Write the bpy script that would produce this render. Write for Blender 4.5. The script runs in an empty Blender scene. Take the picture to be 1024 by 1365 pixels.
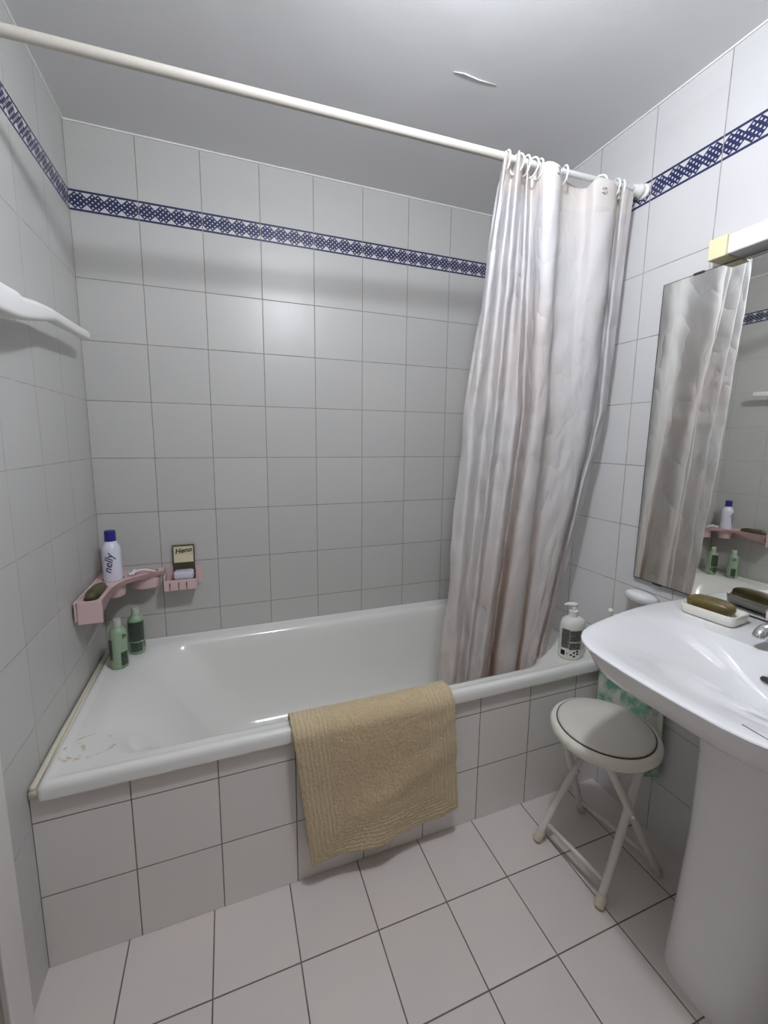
import bpy, bmesh, math, random
from mathutils import Vector, Matrix, noise
random.seed(7)
SC = bpy.context.scene
COL = SC.collection
PI = math.pi
W = 1.699          # room width
ZC = 2.258         # ceiling height
YF = -2.40         # wall behind the photographer
APY = -0.688       # face of the tiled bath front
BB, BT = 1.992, 2.056   # bottom and top of the blue border
ROW = 1.786        # first horizontal joint under the border (then every 0.2 m)

# ------------------------------------------------------------------ materials
def new_mat(name):
    m = bpy.data.materials.new(name); m.use_nodes = True
    nt = m.node_tree
    b = nt.nodes['Principled BSDF']
    return m, nt, b

def simple(name, col, rough=0.5, metal=0.0, spec=0.5, coat=0.0, trans=0.0, sss=0.0):
    m, nt, b = new_mat(name)
    b.inputs['Base Color'].default_value = (*col, 1)
    b.inputs['Roughness'].default_value = rough
    b.inputs['Metallic'].default_value = metal
    b.inputs['Specular IOR Level'].default_value = spec
    b.inputs['Coat Weight'].default_value = coat
    b.inputs['Coat Roughness'].default_value = 0.08
    b.inputs['Transmission Weight'].default_value = trans
    if sss:
        b.inputs['Subsurface Weight'].default_value = sss
        b.inputs['Subsurface Radius'].default_value = (0.02, 0.015, 0.01)
    return m

class G:
    """tiny helper to write node maths"""
    def __init__(s, nt): s.nt = nt
    def node(s, t, **k):
        n = s.nt.nodes.new(t)
        for a, v in k.items(): setattr(n, a, v)
        return n
    def link(s, a, b): s.nt.links.new(a, b)
    def m(s, op, a, b=None, c=None):
        n = s.node('ShaderNodeMath', operation=op)
        for i, v in enumerate((a, b, c)):
            if v is None: continue
            if isinstance(v, (int, float)): n.inputs[i].default_value = v
            else: s.link(v, n.inputs[i])
        return n.outputs[0]
    def pos(s):
        g = s.node('ShaderNodeNewGeometry'); x = s.node('ShaderNodeSeparateXYZ')
        s.link(g.outputs['Position'], x.inputs[0]); return g.outputs['Position'], x.outputs
    def mix(s, f, a, b):
        n = s.node('ShaderNodeMix', data_type='RGBA')
        for i, v in ((0, f), (6, a), (7, b)):
            if isinstance(v, tuple): n.inputs[i].default_value = (*v, 1)
            elif isinstance(v, (int, float)): n.inputs[i].default_value = v
            else: s.link(v, n.inputs[i])
        return n.outputs[2]
    def noise(s, vec, scale, detail=2.0, rough=0.5):
        n = s.node('ShaderNodeTexNoise'); n.inputs['Scale'].default_value = scale
        n.inputs['Detail'].default_value = detail; n.inputs['Roughness'].default_value = rough
        if vec is not None: s.link(vec, n.inputs['Vector'])
        return n.outputs['Fac']
    def ramp(s, v, lo, hi):
        n = s.node('ShaderNodeMapRange'); n.clamp = True
        n.inputs[1].default_value = lo; n.inputs[2].default_value = hi
        s.link(v, n.inputs[0]); return n.outputs[0]
    def bump(s, h, strength, dist=0.002, normal=None):
        n = s.node('ShaderNodeBump'); n.inputs['Strength'].default_value = strength
        n.inputs['Distance'].default_value = dist; s.link(h, n.inputs['Height'])
        if normal is not None: s.link(normal, n.inputs['Normal'])
        return n.outputs[0]
    def joint(s, coord, off, step, w):
        """1 on a tile joint of half-width w"""
        f = s.m('FRACT', s.m('ADD', s.m('DIVIDE', s.m('SUBTRACT', coord, off), step), 0.5))
        d = s.m('MULTIPLY', s.m('ABSOLUTE', s.m('SUBTRACT', f, 0.5)), step)
        return s.m('SUBTRACT', 1.0, s.ramp(d, w * 0.6, w * 1.2))

def tile_mat(name, axis, off, step=0.2, col=(0.78, 0.77, 0.755), grout=(0.36, 0.325, 0.29), border=True,
             rows=ROW, rstep=0.2, rough=0.36, axis2=2, w=0.0013, second=None):
    m, nt, b = new_mat(name); g = G(nt)
    P, X = g.pos(); a = X[axis]; z = X[axis2]
    jv = g.joint(a, off, step, w)
    jh = g.joint(z, rows, rstep, w)
    if border:
        jh = g.m('MULTIPLY', jh, g.m('LESS_THAN', z, BB - 0.05))
    mask = g.m('MAXIMUM', jv, jh)
    # slight tile-to-tile tone and soft mottling
    ia = g.m('FLOOR', g.m('DIVIDE', g.m('SUBTRACT', a, off), step))
    iz = g.m('FLOOR', g.m('DIVIDE', g.m('SUBTRACT', z, rows), rstep))
    wn = g.node('ShaderNodeTexWhiteNoise', noise_dimensions='2D')
    cv = g.node('ShaderNodeCombineXYZ'); g.link(ia, cv.inputs[0]); g.link(iz, cv.inputs[1]); g.link(cv.outputs[0], wn.inputs['Vector'])
    tone = g.m('ADD', 0.97, g.m('MULTIPLY', wn.outputs['Value'], 0.05))
    mot = g.noise(P, 9.0, 3.0)
    base = g.mix(g.ramp(mot, 0.35, 0.65), tuple(c * 0.985 for c in col), (col[0] * 1.01, col[1] * 1.0, col[2] * 0.99))
    hsv = g.node('ShaderNodeHueSaturation'); g.link(base, hsv.inputs['Color']); g.link(tone, hsv.inputs['Value'])
    c = hsv.outputs[0]
    gn = g.noise(P, 25.0, 3.0)
    gcol = g.mix(g.ramp(gn, 0.35, 0.7), grout, tuple(min(1, v * 1.5) for v in grout))
    if border:
        inb = g.m('MULTIPLY', g.m('GREATER_THAN', z, BB), g.m('LESS_THAN', z, BT))
        half = (BT - BB) / 2
        dz = g.m('ABSOLUTE', g.m('SUBTRACT', z, BB + half))
        s_ = step / 4 / 6.0
        line = g.m('GREATER_THAN', dz, half - 0.0068)
        u = g.m('MULTIPLY', g.m('SUBTRACT', g.m('FRACT', g.m('DIVIDE', g.m('SUBTRACT', a, off), step / 4)), 0.5), 6.0)
        v = g.m('DIVIDE', g.m('SUBTRACT', z, BB + half), s_)
        def even(t):   # distance to the nearest even integer
            f = g.m('FRACT', g.m('ADD', g.m('DIVIDE', t, 2.0), 0.5))
            return g.m('MULTIPLY', g.m('ABSOLUTE', g.m('SUBTRACT', f, 0.5)), 2.0)
        lat = g.m('LESS_THAN', g.m('MINIMUM', even(g.m('ADD', u, v)), even(g.m('SUBTRACT', u, v))), 0.60)
        au = g.m('ABSOLUTE', u); av = g.m('ABSOLUTE', v)
        reg = g.m('MULTIPLY', g.m('LESS_THAN', g.m('ADD', au, av), 4.15), g.m('LESS_THAN', g.m('SUBTRACT', av, au), 2.15))
        navy = g.m('MULTIPLY', inb, g.m('MAXIMUM', line, g.m('MULTIPLY', lat, reg)))
        c = g.mix(inb, c, (0.60, 0.595, 0.59))
        c = g.mix(navy, c, (0.016, 0.021, 0.085))
    c = g.mix(mask, c, gcol)
    g.link(c, b.inputs['Base Color'])
    rr = g.m('ADD', rough, g.m('MULTIPLY', mask, 0.5)); g.link(rr, b.inputs['Roughness'])
    bm1 = g.bump(g.m('SUBTRACT', 1.0, mask), 0.5, 0.0012)
    wav = g.noise(P, 14.0, 1.0)
    g.link(g.bump(wav, 0.10, 0.01, bm1), b.inputs['Normal'])
    return m

M = {}
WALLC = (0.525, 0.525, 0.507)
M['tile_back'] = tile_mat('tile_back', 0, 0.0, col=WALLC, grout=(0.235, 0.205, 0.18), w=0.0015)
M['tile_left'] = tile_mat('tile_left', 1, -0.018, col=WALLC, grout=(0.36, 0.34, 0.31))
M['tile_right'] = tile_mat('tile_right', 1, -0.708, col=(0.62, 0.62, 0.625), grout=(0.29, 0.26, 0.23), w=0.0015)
M['tile_bath'] = tile_mat('tile_bath', 0, 0.0, step=0.1976, col=(0.79, 0.765, 0.735), rows=0.1945, rstep=0.1955, border=False, grout=(0.17, 0.14, 0.125), w=0.0016)
M['tile_floor'] = tile_mat('tile_floor', 0, 0.1692, col=(0.68, 0.63, 0.60), rows=-0.8817, rstep=0.2, axis2=1, border=False, grout=(0.11, 0.09, 0.08), w=0.0018, rough=0.35)

m, nt, b = new_mat('ceiling_paint'); g = G(nt); P, X = g.pos()
b.inputs['Base Color'].default_value = (0.70, 0.70, 0.71, 1); b.inputs['Roughness'].default_value = 0.85
g.link(g.bump(g.noise(P, 180.0, 4.0), 0.18, 0.001, g.bump(g.noise(P, 5.0, 2.0), 0.15, 0.02)), b.inputs['Normal'])
M['ceiling'] = m

m, nt, b = new_mat('white_enamel'); g = G(nt); P, X = g.pos()
# yellow soap rings dried on the front left corner of the rim
def ring(cx, cy, rx, ry, w):
    d = g.m('SQRT', g.m('ADD', g.m('POWER', g.m('DIVIDE', g.m('SUBTRACT', X[0], cx), rx), 2.0), g.m('POWER', g.m('DIVIDE', g.m('SUBTRACT', X[1], cy), ry), 2.0)))
    return g.m('SUBTRACT', 1.0, g.ramp(g.m('ABSOLUTE', g.m('SUBTRACT', d, 1.0)), 0.0, w))
sn = g.ramp(g.noise(P, 60.0, 4.0), 0.48, 0.62)
st = g.m('MULTIPLY', g.m('MAXIMUM', ring(0.095, -0.585, 0.055, 0.045, 0.10), ring(0.06, -0.60, 0.022, 0.03, 0.3)), sn)
st = g.m('MULTIPLY', st, g.m('GREATER_THAN', X[2], 0.478))
g.link(g.mix(g.m('MULTIPLY', st, 0.75), (0.80, 0.795, 0.76), (0.50, 0.36, 0.10)), b.inputs['Base Color'])
b.inputs['Roughness'].default_value = 0.16; b.inputs['Coat Weight'].default_value = 0.3; b.inputs['Coat Roughness'].default_value = 0.06
M['enamel'] = m
M['ceramic'] = simple('sink_ceramic', (0.85, 0.855, 0.865), 0.12, coat=0.4)
M['ceramic_crack'] = simple('crack_grey', (0.10, 0.10, 0.12), 0.6)
M['rod'] = simple('rod_beige_dimmed', (0.52, 0.49, 0.44), 0.35)  # beige outer tube; its dimness away from the lamp is put into the colour
M['rod2'] = simple('rod_white_inner', (0.62, 0.64, 0.62), 0.35)
M['ring'] = simple('ring_white', (0.85, 0.85, 0.83), 0.3, sss=0.1)
M['chrome'] = simple('chrome', (0.80, 0.81, 0.84), 0.10, metal=1.0)
M['mirror'] = simple('mirror_silver', (0.95, 0.955, 0.91), 0.01, metal=1.0)
M['dark_edge'] = simple('dark_edge', (0.03, 0.03, 0.03), 0.4)
M['white_plastic'] = simple('white_plastic', (0.80, 0.80, 0.79), 0.35)
M['arm_plastic'] = simple('arm_plastic', (0.82, 0.82, 0.80), 0.4)
M['yellow_plastic'] = simple('yellowed_plastic', (0.80, 0.74, 0.47), 0.4)
M['lamp_white'] = simple('lamp_housing', (0.80, 0.81, 0.82), 0.35)
M['stool_rim'] = simple('stool_rim', (0.74, 0.72, 0.64), 0.4)
M['stool_seat'] = simple('stool_vinyl', (0.66, 0.63, 0.57), 0.5)
M['stool_seam'] = simple('stool_seam', (0.07, 0.06, 0.05), 0.7)
M['stool_metal'] = simple('stool_enamel', (0.66, 0.64, 0.60), 0.35)
M['stool_foot'] = simple('stool_foot', (0.62, 0.57, 0.46), 0.6)
M['pink'] = simple('pink_plastic', (0.68, 0.49, 0.485), 0.4)
M['pink_dark'] = simple('pink_slot', (0.16, 0.07, 0.07), 0.6)
M['green_bottle'] = simple('green_plastic', (0.30, 0.41, 0.28), 0.35)
M['green_cap'] = simple('green_cap', (0.50, 0.54, 0.46), 0.4)
M['can_white'] = simple('can_white', (0.75, 0.76, 0.84), 0.25)
M['blue_cap'] = simple('blue_cap', (0.025, 0.022, 0.22), 0.35)
M['ink_blue'] = simple('ink_blue', (0.05, 0.05, 0.16), 0.5)
M['ink_black'] = simple('ink_black', (0.035, 0.03, 0.025), 0.6)
M['tin'] = simple('tin_dark', (0.09, 0.075, 0.05), 0.35, metal=0.4)
M['cream'] = simple('cream_paper', (0.66, 0.60, 0.40), 0.6)
M['lilac'] = simple('lilac_soap', (0.60, 0.57, 0.68), 0.5)
M['dish'] = simple('dish_cream', (0.82, 0.80, 0.72), 0.25)
M['pump_body'] = simple('pump_bottle', (0.74, 0.74, 0.69), 0.25, sss=0.2)
M['caulk'] = simple('caulk_old', (0.66, 0.62, 0.51), 0.6)
M['caulk_white'] = simple('caulk_white', (0.82, 0.81, 0.79), 0.5)
M['casing'] = simple('door_casing', (0.74, 0.70, 0.68), 0.45)
M['low_bounce'] = simple('low_bounce_brown', (0.27, 0.24, 0.21), 0.5)  # dark finish for the unseen front wall and door, set to lower bounce light
m, nt, b = new_mat('lamp_globe'); g = G(nt)
b.inputs['Base Color'].default_value = (0.9, 0.9, 0.9, 1)
b.inputs['Emission Color'].default_value = (0.945, 0.982, 1.055, 1); b.inputs['Emission Strength'].default_value = 425
M['globe'] = m

def soap_mat(name, c1, c2):
    m, nt, b = new_mat(name); g = G(nt); P, X = g.pos()
    g.link(g.mix(g.ramp(g.noise(P, 40.0, 4.0), 0.35, 0.7), c1, c2), b.inputs['Base Color'])
    b.inputs['Roughness'].default_value = 0.38
    g.link(g.bump(g.noise(P, 90.0, 3.0), 0.2, 0.003), b.inputs['Normal'])
    return m
M['soap_olive'] = soap_mat('soap_olive', (0.105, 0.078, 0.022), (0.155, 0.115, 0.035))
M['soap_green'] = soap_mat('soap_green', (0.060, 0.056, 0.022), (0.10, 0.085, 0.035))

# curtain cloth: off-white, lets some light through, old brown water stains near its foot
m, nt, b = new_mat('curtain_cloth'); g = G(nt); P, X = g.pos()
uv = g.node('ShaderNodeUVMap'); us = g.node('ShaderNodeSeparateXYZ'); g.link(uv.outputs[0], us.inputs[0])
u, v = us.outputs[0], us.outputs[1]
low = g.m('SUBTRACT', 1.0, g.ramp(v, 0.42, 0.95))
mv = g.node('ShaderNodeMapping'); mv.inputs['Scale'].default_value = (6, 2.2, 1); g.link(uv.outputs[0], mv.inputs[0])
blot = g.ramp(g.noise(mv.outputs[0], 4.0, 4.0, 0.6), 0.50, 0.66)
mv2 = g.node('ShaderNodeMapping'); mv2.inputs['Scale'].default_value = (9, 1.0, 1); g.link(uv.outputs[0], mv2.inputs[0])
streak = g.ramp(g.noise(mv2.outputs[0], 3.0, 3.0, 0.55), 0.46, 0.64)
def band(c, w): return g.m('SUBTRACT', 1.0, g.ramp(g.m('ABSOLUTE', g.m('SUBTRACT', u, c)), w * 0.3, w))
fold_dirt = g.m('MULTIPLY', g.m('MAXIMUM', band(0.435, 0.06), band(0.60, 0.02)), g.m('SUBTRACT', 1.0, g.ramp(v, 0.50, 1.45)))
pinkn = g.ramp(g.noise(P, 2.6, 2.0), 0.42, 0.66)
c0 = g.mix(g.m('MULTIPLY', pinkn, 0.8), (0.72, 0.72, 0.735), (0.74, 0.69, 0.67))
tan = g.m('MULTIPLY', g.m('SUBTRACT', 1.0, g.ramp(v, 0.6, 1.7)), 0.42)
c0 = g.mix(tan, c0, (0.68, 0.60, 0.54))
hem = g.m('GREATER_THAN', v, 1.945)
c0 = g.mix(g.m('MULTIPLY', hem, 0.55), c0, (0.80, 0.75, 0.69))
c1 = g.mix(g.m('MULTIPLY', g.m('MULTIPLY', low, blot), 0.5), c0, (0.50, 0.36, 0.31))
c2 = g.mix(g.m('MULTIPLY', g.m('MULTIPLY', low, streak), 0.22), c1, (0.52, 0.40, 0.35))
c3 = g.mix(g.m('MULTIPLY', fold_dirt, 0.85), c2, (0.27, 0.14, 0.075))
vor = g.node('ShaderNodeTexVoronoi'); vor.inputs['Scale'].default_value = 5.5; g.link(uv.outputs[0], vor.inputs['Vector'])
spot = g.m('LESS_THAN', vor.outputs['Distance'], 0.02)
c3 = g.mix(g.m('MULTIPLY', spot, 0.6), c3, (0.40, 0.33, 0.32))
g.link(c3, b.inputs['Base Color']); b.inputs['Roughness'].default_value = 0.6; b.inputs['Specular IOR Level'].default_value = 0.25
tr = g.node('ShaderNodeBsdfTranslucent'); g.link(c3, tr.inputs['Color'])
mx = g.node('ShaderNodeMixShader'); mx.inputs[0].default_value = 0.25
out = nt.nodes['Material Output']
g.link(b.outputs[0], mx.inputs[1]); g.link(tr.outputs[0], mx.inputs[2]); g.link(mx.outputs[0], out.inputs['Surface'])
wv = g.noise(P, 900.0, 1.0)
mv3 = g.node('ShaderNodeMapping'); mv3.inputs['Scale'].default_value = (1.5, 0.7, 1); mv3.inputs['Rotation'].default_value = (0, 0, 0.75); g.link(uv.outputs[0], mv3.inputs[0])
n_a = g.noise(mv3.outputs[0], 7.0, 2.5, 0.5)
crn = g.m('ADD', g.m('POWER', g.m('ABSOLUTE', g.m('SUBTRACT', g.m('MULTIPLY', n_a, 2.0), 1.0)), 0.6), g.m('MULTIPLY', g.noise(uv.outputs[0], 22.0, 3.0), 0.5))
g.link(g.bump(crn, 0.65, 0.010, g.bump(wv, 0.15, 0.0006)), b.inputs['Normal'])
M['curtain'] = m

# bath mat: tan terry with ribbed border bands
m, nt, b = new_mat('mat_terry'); g = G(nt); P, X = g.pos()
uv = g.node('ShaderNodeUVMap'); us = g.node('ShaderNodeSeparateXYZ'); g.link(uv.outputs[0], us.inputs[0])
u, v = us.outputs[0], us.outputs[1]
eu = g.m('MINIMUM', u, g.m('SUBTRACT', 0.46, u)); ev = g.m('SUBTRACT', v, 0.0)
ed = g.m('MINIMUM', eu, ev)
ins = g.m('MULTIPLY', g.m('LESS_THAN', ed, 0.085), g.m('GREATER_THAN', ed, 0.006))
wob = g.m('MULTIPLY', g.m('SUBTRACT', g.noise(P, 35.0, 3.0), 0.5), 0.012)
rib = g.m('ADD', 0.5, g.m('MULTIPLY', 0.5, g.m('SINE', g.m('MULTIPLY', g.m('ADD', ed, wob), 2 * PI / 0.0115))))
fz = g.noise(P, 520.0, 4.0, 0.75); fz2 = g.noise(P, 45.0, 3.0)
col = g.mix(g.ramp(fz, 0.3, 0.7), (0.34, 0.25, 0.125), (0.96, 0.79, 0.52))
col = g.mix(g.m('MULTIPLY', g.ramp(fz2, 0.4, 0.7), 0.35), col, (0.60, 0.45, 0.25))
col = g.mix(g.m('MULTIPLY', g.m('MULTIPLY', ins, rib), 0.42), col, (0.80, 0.68, 0.47))
g.link(col, b.inputs['Base Color']); b.inputs['Roughness'].default_value = 0.95; b.inputs['Specular IOR Level'].default_value = 0.1
b.inputs['Sheen Weight'].default_value = 0.25
hgt = g.m('ADD', g.m('MULTIPLY', fz, 0.6), g.m('MULTIPLY', g.m('MULTIPLY', ins, rib), 0.5))
g.link(g.bump(hgt, 0.9, 0.004), b.inputs['Normal'])
M['mat'] = m

# hanging green and white cloth
m, nt, b = new_mat('green_cloth'); g = G(nt); P, X = g.pos()
n1 = g.ramp(g.noise(P, 11.0, 4.0, 0.6), 0.47, 0.57)
n2 = g.ramp(g.noise(P, 38.0, 3.0), 0.52, 0.68)
c = g.mix(n1, (0.56, 0.58, 0.50), (0.14, 0.33, 0.22)); c = g.mix(g.m('MULTIPLY', n2, 0.5), c, (0.24, 0.42, 0.30))
g.link(c, b.inputs['Base Color']); b.inputs['Roughness'].default_value = 0.8
M['green_cloth'] = m

# rows of tiny print on bottles (unreadable at this size): dashes on UV in metres
def print_mat(name, base, ink, rowh=0.006, dens=0.45, amount=0.8, rough=0.35):
    m, nt, b = new_mat(name); g = G(nt)
    uv = g.node('ShaderNodeUVMap'); us = g.node('ShaderNodeSeparateXYZ'); g.link(uv.outputs[0], us.inputs[0])
    r = g.m('DIVIDE', us.outputs[1], rowh); fr = g.m('FRACT', r); rid = g.m('FLOOR', r)
    cv = g.node('ShaderNodeCombineXYZ'); g.link(g.m('MULTIPLY', us.outputs[0], 160.0), cv.inputs[0]); g.link(g.m('MULTIPLY', rid, 7.31), cv.inputs[1])
    n = g.noise(cv.outputs[0], 1.0, 2.0)
    on_ = g.m('MULTIPLY', g.m('GREATER_THAN', n, dens), g.m('LESS_THAN', fr, 0.55))
    g.link(g.mix(g.m('MULTIPLY', on_, amount), base, ink), b.inputs['Base Color']); b.inputs['Roughness'].default_value = rough
    return m
M['print_green'] = print_mat('print_green', (0.27, 0.37, 0.255), (0.10, 0.15, 0.11), 0.0065, 0.46, 0.85)
M['print_dark'] = print_mat('print_dark', (0.20, 0.285, 0.22), (0.29, 0.38, 0.30), 0.007, 0.50, 0.7)
M['print_grey'] = print_mat('print_grey', (0.52, 0.51, 0.47), (0.20, 0.19, 0.17), 0.0062, 0.45, 0.8)
M['print_light'] = print_mat('print_light', (0.64, 0.64, 0.60), (0.22, 0.21, 0.19), 0.0075, 0.43, 0.85)

# ------------------------------------------------------------------ mesh helpers
def root_offset(o):
    v = Vector((0, 0, 0))
    while o is not None:
        v += o.location; o = o.parent
    return v

def finish(name, bm, mat, parent=None, smooth=True, bevel=0.0, segs=2, world=True, kind=None, subsurf=0, auto=None, recalc=True):
    """link bm as ONE object; its coordinates are world ones unless world=False (then relative to the parent)"""
    if recalc: bmesh.ops.recalc_face_normals(bm, faces=bm.faces[:])
    if parent is not None and world:
        bmesh.ops.translate(bm, verts=bm.verts[:], vec=-root_offset(parent))
    me = bpy.data.meshes.new(name); bm.to_mesh(me); bm.free()
    if smooth:
        for p in me.polygons: p.use_smooth = True
    me.materials.append(mat)
    o = bpy.data.objects.new(name, me); COL.objects.link(o)
    if parent is not None: o.parent = parent
    if bevel:
        md = o.modifiers.new('bevel', 'BEVEL'); md.width = bevel; md.segments = segs; md.limit_method = 'ANGLE'; md.angle_limit = 0.6; md.harden_normals = False
    if subsurf:
        md = o.modifiers.new('sub', 'SUBSURF'); md.levels = md.render_levels = subsurf
    if kind: o['kind'] = kind
    if auto is not None:
        me.set_sharp_from_angle(angle=auto)
    return o

def tag(o, label, cat, group=None):
    o['label'] = label; o['category'] = cat
    if group: o['group'] = group
    return o

def thing(name, label, cat, loc, group=None):
    o = bpy.data.objects.new(name, None); o.empty_display_size = 0.05; COL.objects.link(o)
    o.location = loc
    return tag(o, label, cat, group)

def B(): return bmesh.new()

def box(bm, lo, hi):
    (x0, y0, z0), (x1, y1, z1) = lo, hi
    v = [bm.verts.new(p) for p in ((x0, y0, z0), (x1, y0, z0), (x1, y1, z0), (x0, y1, z0), (x0, y0, z1), (x1, y0, z1), (x1, y1, z1), (x0, y1, z1))]
    for f in ((0, 3, 2, 1), (4, 5, 6, 7), (0, 1, 5, 4), (1, 2, 6, 5), (2, 3, 7, 6), (3, 0, 4, 7)):
        bm.faces.new([v[i] for i in f])
    return v

def loft(bm, rings, cap0=True, cap1=True, closed=True):
    R = [[bm.verts.new(p) for p in r] for r in rings]
    n = len(R[0])
    for a, b_ in zip(R, R[1:]):
        for i in range(n if closed else n - 1):
            j = (i + 1) % n
            bm.faces.new((a[i], a[j], b_[j], b_[i]))
    if cap0: bm.faces.new(list(reversed(R[0])))
    if cap1: bm.faces.new(R[-1])
    return R

def lathe(bm, prof, c=(0, 0, 0), n=40, sx=1.0, sy=1.0, uv=False, axis='z'):
    """prof: list of (r, z); both ends closed when r is small"""
    rings = []
    for r, z in prof:
        ring = []
        for i in range(n):
            a = 2 * PI * i / n
            p = (r * sx * math.cos(a), r * sy * math.sin(a), z)
            if axis == 'y': p = (p[0], p[2], p[1])
            if axis == 'x': p = (p[2], p[0], p[1])
            ring.append((p[0] + c[0], p[1] + c[1], p[2] + c[2]))
        rings.append(ring)
    loft(bm, rings)

def tube(bm, path, r, n=14, cap=True):
    path = [Vector(p) for p in path]
    rad = r if isinstance(r, (list, tuple)) else [r] * len(path)
    rings = []; up = None
    for i, p in enumerate(path):
        t = (path[min(i + 1, len(path) - 1)] - path[max(i - 1, 0)]).normalized()
        if up is None:
            up = Vector((0, 0, 1)) if abs(t.z) < 0.9 else Vector((1, 0, 0))
        s = t.cross(up).normalized(); up = s.cross(t).normalized()
        rings.append([p + (s * math.cos(2 * PI * k / n) + up * math.sin(2 * PI * k / n)) * rad[i] for k in range(n)])
    loft(bm, rings, cap, cap)

def torus(bm, c, R, r, ax_u, ax_v, n=32, k=10, a0=0, a1=2 * PI):
    c = Vector(c); u = Vector(ax_u).normalized(); v = Vector(ax_v).normalized(); w = u.cross(v)
    full = abs(a1 - a0 - 2 * PI) < 1e-6
    rings = []
    for i in range(n + (0 if full else 1)):
        a = a0 + (a1 - a0) * i / n
        d = u * math.cos(a) + v * math.sin(a)
        rings.append([c + d * (R + r * math.cos(2 * PI * j / k)) + w * (r * math.sin(2 * PI * j / k)) for j in range(k)])
    if full:
        rings.append(rings[0])
        RR = [[bm.verts.new(p) for p in rr] for rr in rings[:-1]]; RR.append(RR[0])
        for A_, B_ in zip(RR, RR[1:]):
            for j in range(k): bm.faces.new((A_[j], A_[(j + 1) % k], B_[(j + 1) % k], B_[j]))
    else:
        loft(bm, rings)

def catmull(pts, m, closed=False):
    pts = [Vector(p) for p in pts]; n = len(pts); out = []
    rng = n if closed else n - 1
    for i in range(rng):
        p0 = pts[(i - 1) % n] if closed or i > 0 else pts[0] * 2 - pts[1]
        p1 = pts[i]; p2 = pts[(i + 1) % n]
        p3 = pts[(i + 2) % n] if closed or i + 2 < n else pts[-1] * 2 - pts[-2]
        for k in range(m):
            t = k / m
            out.append(0.5 * ((2 * p1) + (p2 - p0) * t + (2 * p0 - 5 * p1 + 4 * p2 - p3) * t * t + (3 * p1 - p0 - 3 * p2 + p3) * t ** 3))
    if not closed: out.append(pts[-1])
    return out

def rrect(x0, x1, y0, y1, r, z, k=8):
    r = min(r, (x1 - x0) / 2 - 1e-4, (y1 - y0) / 2 - 1e-4)
    out = []
    for cx, cy, a in ((x1 - r, y1 - r, 0), (x0 + r, y1 - r, PI / 2), (x0 + r, y0 + r, PI), (x1 - r, y0 + r, 3 * PI / 2)):
        for i in range(k + 1):
            t = a + PI / 2 * i / k
            out.append((cx + r * math.cos(t), cy + r * math.sin(t), z))
    return out

def grid(bm, P, nu, nv, uvf=None, flip=False):
    """P(i,j) -> point; returns verts [i][j]"""
    V = [[bm.verts.new(P(i, j)) for j in range(nv)] for i in range(nu)]
    lay = bm.loops.layers.uv.new('UVMap') if uvf else None
    for i in range(nu - 1):
        for j in range(nv - 1):
            idx = [(i, j), (i + 1, j), (i + 1, j + 1), (i, j + 1)]
            f = bm.faces.new([V[a][b_] for a, b_ in idx])
            if lay:
                for lp, (a, b_) in zip(f.loops, idx): lp[lay].uv = uvf(a, b_)
    return V

def text_bm(s, size, extrude=0.0004, shear=0.0, bold=0.0):
    """flat text in the XY plane, baseline on x axis, centred"""
    cu = bpy.data.curves.new('t', 'FONT'); cu.body = s; cu.size = size; cu.extrude = extrude; cu.shear = shear; cu.offset = bold
    cu.align_x = 'CENTER'; cu.align_y = 'CENTER'; cu.resolution_u = 3
    o = bpy.data.objects.new('t', cu); COL.objects.link(o)
    dg = bpy.context.evaluated_depsgraph_get(); dg.update()
    me = bpy.data.meshes.new_from_object(o.evaluated_get(dg))
    bpy.data.objects.remove(o); bpy.data.curves.remove(cu)
    bm = B(); bm.from_mesh(me); bpy.data.meshes.remove(me)
    bmesh.ops.subdivide_edges(bm, edges=[e for e in bm.edges if e.calc_length() > size * 0.18], cuts=4, use_grid_fill=True)
    bmesh.ops.triangulate(bm, faces=bm.faces[:])
    return bm

def wrap(bm, r, ang, zc, rot=0.0, sx=1.0, sy=1.0):
    """bend flat text round a vertical cylinder of radius r, facing angle ang"""
    c, s = math.cos(rot), math.sin(rot)
    for v in bm.verts:
        x, y, z = v.co
        x, y = x * c - y * s, x * s + y * c
        a = ang + x / r
        rr = r + z
        v.co = (rr * math.cos(a) * sx, rr * math.sin(a) * sy, zc + y)

def patch(bm, r, a0, a1, z0, z1, t=0.0005, n=16, sx=1.0, sy=1.0):
    """thin printed label on a cylinder wall, UV in metres"""
    lay = bm.loops.layers.uv.new('UVMap')
    R = [[], []]
    for i in range(n + 1):
        a = a0 + (a1 - a0) * i / n
        for k, z in enumerate((z0, z1)): R[k].append(bm.verts.new(((r + t) * math.cos(a) * sx, (r + t) * math.sin(a) * sy, z)))
    for i in range(n):
        f = bm.faces.new((R[0][i], R[0][i + 1], R[1][i + 1], R[1][i]))
        for lp, (ii, zz) in zip(f.loops, ((i, z0), (i + 1, z0), (i + 1, z1), (i, z1))):
            lp[lay].uv = (r * (a0 + (a1 - a0) * ii / n), zz)
    # give it a back so that it is not paper thin
    geo = bmesh.ops.solidify(bm, geom=bm.faces[:], thickness=t)

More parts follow.
